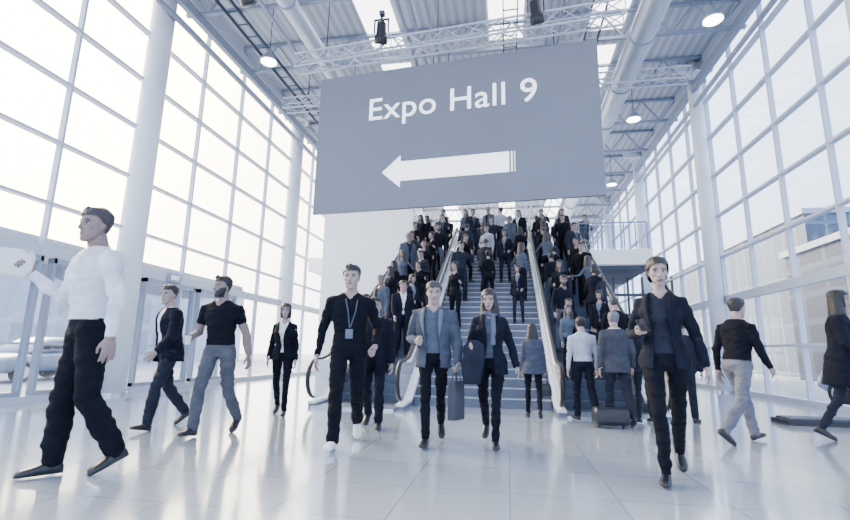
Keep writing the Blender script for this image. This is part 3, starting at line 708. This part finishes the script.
# ------------------------------------------------------------------ outdoor
def building(x0,y0,x1,y1,h,m,label):
    b=MB(); b.bb((x0,y0,-.2),(x1,y1,h)); o=mk('building',b,m,label=label,category='building')
    c=MB(); c.bb((x0-.2,y0-.2,h),(x1+.2,y1+.2,h+.35)); mk('parapet',c,M_framed,parent=o)
building(15,17,30,22,8.9,M_fac3,'glazed blue-grey office building outside')
building(16.5,22.5,30,31,6.9,M_fac,'dark office building with rows of windows outside')
building(19,33,34,62,10.2,M_fac3,'tall glazed blue-grey office building outside')
building(13,11.5,22,16,4.4,M_fac,'low dark building with rows of windows outside')
building(-48,16,-30,50,7.,M_fac2,'pale building outside the glass wall')
building(-40,-14,-26,8,4.,M_fac2,'low pale building outside the glass wall')
def car(loc,rz,paint,label):
    W=.88; b=MB(); sec=[(-2.15,.35,.55,.8),(-2.1,.3,.75,.92),(-1.6,.28,.88,1.),(-.9,.28,.95,1.),(.3,.28,.98,1.),(1.3,.28,.98,1.),(1.9,.3,.93,.97),(2.15,.38,.7,.85)]
    b.loft([((x,0,(a+c)/2),(0,W*w,0),(0,0,(c-a)/2)) for x,a,c,w in sec],20,0,.45)
    b.loft([((x,0,z),(0,W*w,0),(0,0,h)) for x,z,h,w in((-1.05,.95,.03,.85),(-.3,1.16,.28,.8),(.2,1.2,.3,.79),(1.0,1.17,.28,.79),(1.75,.98,.05,.82))],20,0,.5)
    o=mk('car',b,paint,smooth=True,label=label,category='car',loc=loc,rotz=rz)
    g=MB(); g.loft([((x,0,z),(0,W*w+.012,0),(0,0,h)) for x,z,h,w in((-.72,1.07,.08,.82),(-.25,1.17,.2,.79),(.2,1.2,.21,.785),(.9,1.18,.2,.785),(1.35,1.12,.12,.79))],20,0,.5); mk('window',g,M_carglass,smooth=True,parent=o)
    for x in(-1.35,1.35):
        for s_ in(-1,1):
            w=MB(); w.cyl((x,s_*.66,.32),(x,s_*.9,.32),.32,20); w.cyl((x,s_*.9,.32),(x,s_*.91,.32),.19,12,1); mk('wheel',w,[M_tyre,M_steel],parent=o)
    for s_ in(-1,1): l=MB(); l.ell((-2.08,s_*.55,.66),(.08,.16,.08)); mk('headlamp',l,M_eye,smooth=True,parent=o)
car((9.6,13.2,-.2),math.radians(100),M_carw,'silver parked car seen through the glass wall')
car((-15.,7.2,-.2),math.radians(80),M_card,'dark grey parked car seen through the glass wall')
car((-16.5,14.5,-.2),math.radians(95),M_carw,'silver parked car seen through the glass wall')
# ================================================================== PEOPLE foreground
relax=((.16,.05,-1),(.08,-.2,-1)); fwd=((.15,-.38,-1),(.05,-.6,-.85)); back=((.16,.4,-1),(.08,.12,-1))
people={}
def P(key,loc,heading,label,**sp):
    d=person_data(sp); o,h=inst_person(d,(loc[0],loc[1],0),heading,label); people[key]=(o,h); return h
hA=P('A',(-3.40,3.40),-30,'person in white shirt and dark trousers walking, holding white bag',H=2.17,top=PALE,bot=BLACK,hair='short',skin=M_skin2,hairm=M_brown,
  legs=((-2,-30,-22,-1),(9,1,0,0)),arms=(((.30,.15,-1),(.14,-.05,-1)),((.28,-.25,-.9),(.2,-.75,.72))),hands=('relax','grip'),leg_r=(.098,.084,.070,.068,.060),bulk=1.05,head=(16,2),lean=4,twist=8)
hB=P('B',(-4.32,5.55),-22,'person in dark open jacket and dark trousers walking',H=1.85,top=PALE,bot=CHAR,jacket=dict(col=NAVY,open=[(.7,.09),(1.0,.06),(1.4,.08)],lapel=False),skin=M_skin,hair='short',
  legs=((22,8,12,1),(-12,-40,-32,1)),arms=(((.24,-.2,-1),(.05,-.6,-.6)),((.24,.35,-1),(.14,.05,-1))),hands=('relax','grip'),head=(12,2),lean=6,twist=-10)
hC=P('C',(-3.44,5.3),2,'bearded person in black t-shirt and dark grey jeans walking',H=1.9,top=BLACK,bot=(.075,.083,.105),short=True,beard=True,skin=M_skin2,hair='quiff',
  legs=((-8,-36,-28,2),(20,5,8,2)),arms=(((.30,.22,-1),(.22,-.02,-1)),((.28,.1,-1),(-.2,-.9,-.25))),hands=('relax','grip'),shoe=(M_shoe,M_sole),head=(-28,0),lean=5,twist=8)
hD=P('D',(-3.5,7.1),14,'person in black suit with white shirt walking',H=1.75,fem=True,top=WHITE,bot=BLACK,hair='bob',jacket=dict(col=BLACK,hem=.84),
  legs=((16,4,4,1),(-8,-34,-28,1)),arms=(relax,((.2,.1,-1),(.1,-.3,-1))),head=(4,0),twist=-6)
hE=P('E',(-1.74,5.1),14,'person in black long-sleeved top with lanyard and white sneakers',H=2.0,top=BLACK,bot=BLACK,hair='quiff',lanyard=True,shoe=(M_shoew,M_solew),
  legs=((-10,-46,-36,0),(22,9,9,0)),arms=(((.38,.28,-1),(-.1,-.7,-.7)),((.30,.28,-1),(.16,.0,-1))),hands=('grip','relax'),head=(-8,3),collar=1.46,lean=6,twist=10)
hF=P('F',(-1.80,6.35),8,'person in dark coat walking behind others with shoulder bag',H=1.75,top=CHAR,bot=NAVY,jacket=dict(col=NAVY,hem=.72,lapel=False),hair='short',
  legs=((14,2,4,1),(-10,-34,-28,1)),arms=(relax,fwd))
hG=P('G',(-.84,5.45),6,'person in grey open jacket and checked shirt carrying paper bag',H=1.85,top=GREY,bot=BLACK,hair='short',hairm=M_brown,jacket=dict(col=(.055,.067,.10),open=[(.7,.09),(1.0,.07),(1.3,.08),(1.4,.08)],lapel=True,lapcol=(.11,.13,.18)),
  legs=((-10,-44,-34,-1),(20,5,5,-2)),leg_r=(.084,.070,.055,.052,.044),arms=(((.25,.12,-1),(.05,-.35,-.95)),((.28,.22,-1),(-.3,-.9,-.1))),hands=('grip','grip'),head=(6,10),lean=7,twist=-10)
hH=P('H',(-.2,5.52),-2,'person in dark jacket with grey scarf holding folded coat',H=1.77,fem=True,top=GREY,bot=BLACK,hair='long',jacket=dict(col=NAVY,hem=.78,off=.02,open=[(.7,.07),(1.1,.035),(1.4,.07)]),scarf=(.10,.12,.17),tails=True,
  legs=((22,6,6,-2),(-10,-46,-36,-1)),arms=(((.36,.15,-1),(.25,-.25,-1)),((.3,.15,-1),(-.1,-.95,-.05))),hands=('relax','grip'),head=(-6,8),lean=6,twist=10)
hJ=P('J',(1.33,4.44),-14,'person in black blazer and trousers walking while holding phone',H=1.90,fem=True,top=CHAR,bot=BLACK,hair='tied',jacket=dict(col=NAVY,hem=.84,off=.012,open=[(.7,.10),(1.0,.07),(1.2,.06),(1.4,.075)]),
  legs=((-10,-42,-32,-1),(20,4,4,-3)),arms=(((.36,.22,-1),(.2,.0,-1)),((.34,.14,-1),(-.22,-.88,.05))),hands=('relax','grip'),palm=((-1,0,0),(-.3,0,1)),head=(8,4),skin=M_skin,lean=5,twist=-11)
hK=P('K',(2.78,6.5),118,'person in black sweater and taupe trousers striding away',H=1.81,top=BLACK,bot=(.13,.135,.17),hair='short',
  legs=((26,14,10,1),(-16,-44,-36,1)),arms=(((.16,.3,-1),(.05,-.05,-1)),((.16,-.2,-1),(-.1,-.6,-.7))),head=(0,3),lean=7)
hL=P('L',(4.22,6.98),60,'person in long dark coat walking with bag on shoulder',H=1.90,fem=True,top=NAVY,bot=CHAR,hair='long',jacket=dict(col=NAVY,hem=.62,lapel=False,flare=.2,off=.025,open=[(.5,.03),(1.5,.05)]),
  legs=((14,4,6,2),(-10,-28,-24,2)),arms=(relax,((.2,-.1,-1),(0,-.8,-.4))),hands=('relax','grip'))
hI=P('I',(.40,8.02),176,'person with long hair in grey jacket walking toward the stairs',H=1.52,fem=True,top=GREY,bot=BLACK,hair='long',jacket=dict(col=(.05,.06,.095),hem=.80,lapel=False,off=.022,open=[(.5,.02),(1.5,.03)]),
  legs=((16,0,0,2),(-10,-42,-34,2)),arms=(relax,relax),hands=('relax','grip'))
hM=P('M',(1.62,7.65),186,'person in brown-grey suit jacket seen from behind',H=1.68,top=WHITE,bot=CHAR,hair='short',hairm=M_grey_hair,jacket=dict(col=(.045,.05,.07),hem=.78,lapel=False,open=[(.5,.02),(1.5,.03)]),
  legs=((14,0,0,2),(-8,-32,-24,2)),arms=(relax,((.2,.1,-1),(.1,-.4,-1))),hands=('relax','grip'))
hN=P('N',(1.16,7.85),190,'person in pale shirt and dark trousers seen from behind',H=1.60,top=(.40,.44,.53),bot=NAVY,hair='short',legs=((12,-4,0,2),(-8,-26,-20,2)))
hO=P('O',(2.06,7.95),200,'person in dark jacket standing by the escalator',H=1.6,fem=True,top=CHAR,bot=CHAR,hair='pony',hairm=M_brown,jacket=dict(col=CHAR,hem=.8,lapel=False),legs=((2,0,0,3),(6,-4,-4,3)))
def bag(kind,hp,rz,label,w,h,dp,m,drop=.12,cat='bag'):
    b=MB(); top=-drop
    if kind=='paper':
        b.loft([((0,0,top-h),(w/2,0,0),(0,dp/2,0)),((0,0,top-h*.5),(w/2,0,0),(0,dp/2,0)),((0,0,top),(w/2*.98,0,0),(0,dp/2*.9,0))],16,0,.25)
    else:
        b.loft([((0,0,top-h),(w*.42,0,0),(0,dp*.35,0)),((0,0,top-h*.93),(w/2,0,0),(0,dp/2,0)),((0,0,top-h*.5),(w/2,0,0),(0,dp/2,0)),((0,0,top-h*.1),(w*.44,0,0),(0,dp*.35,0)),((0,0,top),(w*.38,0,0),(0,dp*.2,0))],18,0,.5)
    o=mk('shopping_bag' if kind=='paper' else 'handbag',b,m,smooth=False,label=label,category=cat,loc=hp,rotz=rz)
    for s_ in(-1,1):
        k=MB(); pts=[(-w*.25,s_*dp*.3,top-.02),(-w*.2,s_*dp*.15,-.04),(0,s_*.01,.0),(w*.2,s_*dp*.15,-.04),(w*.25,s_*dp*.3,top-.02)]
        k.limb(pts,[.006]*5,seg=6); mk('handle',k,M_blackplastic,parent=o)
    return o
bag('paper',hG[0][0],1.2,'dark grey paper shopping bag with cord handles held in hand',.24,.40,.10,M_paper,.11)
bag('soft',hB[1][0],-.4,'dark soft carry bag held in hand',.30,.22,.12,M_blackplastic,.08)
bag('soft',hI[1][0],.3,'small dark handbag held in hand',.24,.2,.1,M_blackplastic,.12)
bag('soft',hL[1][0],1.,'dark shoulder bag held in hand',.34,.28,.14,M_blackplastic,.16)
bag('soft',hM[1][0],1.3,'dark briefcase bag held in hand',.34,.26,.1,M_blackplastic,.08)
p=hA[1][0]
b=MB(); b.loft([((0,0,.12),(.14,0,0),(0,.010,0)),((.01,0,.05),(.155,0,0),(0,.026,0)),((0,0,-.06),(.15,0,0),(0,.02,0)),((-.01,0,-.12),(.12,0,0),(0,.01,0))],20,0,.6)
b.v=[(x,y+noise.noise(V3((x*14,y*5,z*14)))*.02,z+noise.noise(V3((x*9,3,z*9)))*.02) for x,y,z in b.v]
mk('folded_tote_bag',b,[M_paperw],smooth=True,label='folded white tote bag held in raised hand',category='bag',loc=p+V3((-.07,-.03,.0)),rotz=.5)
b=MB(); b.box((0,0,0),(.072,.012,.148)); b.box((0,-.0065,0),(.064,.002,.135),1)
o=mk('phone',b,[M_blackplastic,M_carglass],label='black smartphone held in hand',category='phone',loc=hJ[1][0]+V3((0,0,.03))); o.rotation_euler=(math.radians(-50),0,.1)
b=MB(); b.loft([((0,0,-.05),(.028,0,0),(0,.028,0)),((0,0,.05),(.038,0,0),(0,.038,0))],16); o=mk('paper_cup',b,M_paperw,label='white paper cup held in hand',category='cup',loc=hC[1][0])
c=MB(); c.cyl((0,0,.05),(0,0,.06),.04,16); mk('lid',c,M_blackplastic,parent=o)
b=MB(); q=hH[1][0]
b.loft([((0,.0,.07),(.07,0,0),(0,.05,0)),((0,0,.02),(.11,0,0),(0,.08,0)),((-.01,0,-.12),(.125,0,0),(0,.08,0)),((-.02,.01,-.28),(.12,0,0),(0,.07,0)),((-.02,.01,-.40),(.085,0,0),(0,.045,0))],18)
V,F=remesh(b,.012,2); V+= np.array([[noise.noise(V3((v[0]*18,v[1]*18,v[2]*8)))*.03]*2+[0] for v in V]); ac=Acc(); ac.add(V,F,0)
obj('folded_coat',ac.mesh('folded_coat',[cloth(CHAR)]),label='dark coat folded over the forearm',category='coat',loc=q+V3((.02,.07,-.0)))
b=MB(); b.loft([((-.24,0,.15),(0,.09,0),(0,0,.09)),((-.22,0,.155),(0,.12,0),(0,0,.125)),((.22,0,.155),(0,.12,0),(0,0,.125)),((.24,0,.15),(0,.09,0),(0,0,.09))],20,0,.6)
o=mk('suitcase',b,M_blackplastic,label='small low black wheeled bag standing on the floor',category='suitcase',loc=(1.42,7.3,0),rotz=.15)
for s_ in(-1,1):
    w=MB(); w.cyl((s_*.17-.015,0,.03),(s_*.17+.015,0,.03),.03,12); mk('wheel',w,M_tyre,parent=o)
w=MB(); w.limb([(-.08,0,.27),(-.07,0,.315),(.07,0,.315),(.08,0,.27)],[.01]*4,seg=6); mk('handle',w,M_blackplastic,parent=o)
# ------------------------------------------------------------------ crowd
stand=((3,-2,0,3),(8,-6,-2,3)); st2=((0,0,0,4),(2,-3,0,5)); st3=((12,-8,0,3),(0,0,0,3)); stp=((34,-4,0,2),(4,-6,-4,2))
vs=[]
def CV(label,**sp): sp.setdefault('vox',.018); sp.setdefault('hvox',.008); vs.append((person_data(sp),label))
CV('person in dark suit jacket on the escalator',H=1.78,top=WHITE,bot=NAVY,jacket=dict(col=NAVY),legs=stand,arms=(relax,fwd),head=(15,0))
CV('person in black coat with long hair',H=1.66,fem=True,top=CHAR,bot=BLACK,hair='long',jacket=dict(col=BLACK,hem=.7),legs=st2,arms=(relax,((.2,.1,-1),(-.1,-.9,-.2))),head=(-12,6),lean=6)
CV('person in charcoal jacket and grey trousers',H=1.76,top=GREY,bot=CHAR,jacket=dict(col=CHAR),hairm=M_brown,legs=st3,arms=(((.2,.1,-1),(-.1,-.9,.1)),relax),head=(0,14),lean=6)
CV('person in pale shirt and dark trousers',H=1.74,top=(.36,.40,.49),bot=NAVY,legs=stand,arms=(relax,((.5,.2,-1),(-.5,-.5,-.5))),head=(20,0))
CV('person in black top with tied hair',H=1.64,fem=True,top=BLACK,bot=BLACK,hair='bun',legs=st3,arms=(((.25,.0,-1),(.2,-.9,.2)),relax),head=(-25,0))
CV('person in mid grey coat and dark trousers',H=1.80,top=CHAR,bot=BLACK,jacket=dict(col=GREY,hem=.72),legs=st2,hairm=M_grey_hair,skin=M_skin2,head=(30,0))
CV('person in dark dress jacket with bob hair',H=1.68,fem=True,top=MID,bot=CHAR,hair='bob',jacket=dict(col=NAVY),legs=stand,arms=(((.25,.1,-1),(-.1,-.8,-.4)),relax),head=(0,10))
CV('person in navy sweater and grey trousers',H=1.80,top=NAVY,bot=GREY,skin=M_skin2,legs=stp,arms=(relax,((.2,.1,-1),(.1,-.5,-1))),beard=True,head=(-20,5),lean=8)
CV('person in black jacket with brown hair',H=1.72,top=BLACK,bot=BLACK,jacket=dict(col=BLACK,lapel=False),hairm=M_brown,legs=stp,arms=(fwd,((.4,.3,-1),(.0,-.3,-1))),head=(10,12),twist=15,lean=8)
CV('person in grey dress top resting hand on the rail',H=1.66,fem=True,top=(.08,.10,.145),bot=NAVY,hair='long',hairm=M_brown,legs=stand,arms=(((.6,-.1,-.7),(.5,-.8,-.1)),relax),head=(-35,4),lean=4)
CV('person in dark shirt with arm raised to ear',H=1.77,top=(.02,.026,.045),bot=CHAR,legs=st3,arms=(((.5,-.3,-.8),(-.25,-.3,1)),((.2,.2,-1),(.1,-.2,-1))),head=(-10,10),lean=5,bulk=1.08)
def stepz(y):
    if y<Y0: return 0.03
    if y>=Y1: return ZT
    return (int((y-Y0)/((Y1-Y0)/NR))+1)*ZT/NR
protos=[None]*len(vs)
rnd=random.Random(41)
def crowd(x,y,head,grp,vi=None,z=None):
    vi=rnd.choice((0,1,2,4,5,6,7,8,9,10,0,1,4,8,10,6,2,9,3)) if vi is None else vi
    zz=z if z is not None else stepz(y)
    if z is None and Y0<=y<Y1:
        dy=(Y1-Y0)/NR; y=Y0+(int((y-Y0)/dy)+.62)*dy
    k=rnd.uniform(.90,1.07)
    if protos[vi] is None:
        o,_=inst_person(vs[vi][0],(x,y,zz),head,vs[vi][1],grp); protos[vi]=o
    else: copy_tree(protos[vi],(x,y,zz),math.radians(head),vs[vi][1],grp,(k*rnd.uniform(.97,1.08),k,k))
G1='people riding the escalators and stairs'
y=10.2
while y<18.4:
    for x in(-3.05,-2.35):
        if rnd.random()<.90: crowd(x+rnd.uniform(-.1,.12),y+rnd.uniform(-.33,.33),rnd.uniform(-50,50),G1)
    y+=.68
y=9.8
while y<18.4:
    for x in(1.27,2.05):
        if rnd.random()<.92: crowd(x+rnd.uniform(-.08,.08),y+rnd.uniform(-.33,.33),rnd.choice((180,180,0))+rnd.uniform(-50,50),G1)
    y+=.68
for x,y,h in((-1.25,11.7,5),(.2,12.1,10),(-.4,12.9,190),(.45,13.4,170),(-1.3,13.2,0),(-.75,13.9,170),(-1.4,14.4,15),(.05,14.5,0),(-.55,15.0,0),(.45,15.2,200),(-1.3,15.7,190),(.1,15.9,170),(-.6,16.3,15),(.5,16.8,-15),(-1.2,16.8,0),(-.1,17.2,190),(-1.45,17.4,20),(.55,17.7,0),(-.7,17.7,-10)):
    crowd(x+rnd.uniform(-.1,.1),y,h+rnd.uniform(-35,35),G1,vi=rnd.choice((0,1,2,4,6,8,10,5,9,3)))
for x,y,h in((-2.8,19.3,0),(-1.9,19.8,10),(-1.,19.2,-5),(-.2,20,180),(.6,19.4,5),(1.4,20.2,190),(2.1,19.5,0),(3.1,19.2,20),(-.6,21.5,0),(1.0,21.6,180),(-2.2,22,0),(2.6,22,0),(0,23,20),(-1.4,20.8,30)):
    crowd(x,y,h,'people on the upper floor',z=ZT)
for x,y,h in((2.95,9.6,200),(3.2,11.2,170),(3.9,14.,180),(2.75,8.3,150)):
    crowd(x,y,h,'people walking on the hall floor',z=0,vi=rnd.choice((0,1,2,6)))
# ================================================================== LIGHT
w=bpy.data.worlds.new('World'); SC.world=w; w.use_nodes=True; nt=w.node_tree; L=nt.links
bg=nt.nodes['Background']; tc=nt.nodes.new('ShaderNodeTexCoord'); 
dt=nt.nodes.new('ShaderNodeVectorMath'); dt.operation='DOT_PRODUCT'; dt.inputs[1].default_value=V3((-.80,.48,.50)).normalized()
nm=nt.nodes.new('ShaderNodeVectorMath'); nm.operation='NORMALIZE'; L.new(tc.outputs['Generated'],nm.inputs[0]); L.new(nm.outputs[0],dt.inputs[0])
cr=nt.nodes.new('ShaderNodeValToRGB'); e=cr.color_ramp.elements
e[0].position=.0; e[0].color=(.50,.62,.84,1); e[1].position=1.; e[1].color=(7.0,5.4,3.0,1)
n1=e.new(.50); n1.color=(.86,.96,1.12,1); n2=e.new(.78); n2.color=(1.6,1.58,1.5,1); n3=e.new(.92); n3.color=(3.4,2.85,1.95,1)
L.new(dt.outputs['Value'],cr.inputs['Fac']); L.new(cr.outputs['Color'],bg.inputs['Color']); bg.inputs['Strength'].default_value=4.9
sun=bpy.data.lights.new('sun','SUN'); sun.energy=6.; sun.angle=.3; sun.color=(1.,.88,.70); so=bpy.data.objects.new('sun',sun); COL.objects.link(so)
so.rotation_euler=V3((.80,-.48,-.50)).to_track_quat('-Z','Y').to_euler()
def area(loc,rot,sx,sy,en,col=(1,1,1)):
    a=bpy.data.lights.new('area','AREA'); a.shape='RECTANGLE'; a.size=sx; a.size_y=sy; a.energy=en; a.color=col; o=bpy.data.objects.new('area',a); COL.objects.link(o); o.location=loc; o.rotation_euler=rot
area((-1,24,9.4),(0,0,0),10,14,300,(.9,.95,1))
# ================================================================== CAMERA
th=math.radians(10); ph=math.radians(11.07); rl=.018
Fv=V3((-math.sin(th)*math.cos(ph),math.cos(th)*math.cos(ph),math.sin(ph))); Rv=V3((math.cos(th),math.sin(th),0)); Uv=Rv.cross(Fv)
R2=(Rv+rl*Uv).normalized(); U2=(Uv-rl*Rv).normalized()
cam=bpy.data.cameras.new('camera'); co=bpy.data.objects.new('camera',cam); COL.objects.link(co)
cam.sensor_width=36; cam.lens=36*470/850; cam.clip_end=400
M=Matrix((R2,U2,-Fv)).transposed().to_4x4(); M.translation=V3((0,0,1.0)); co.matrix_world=M
SC.camera=co
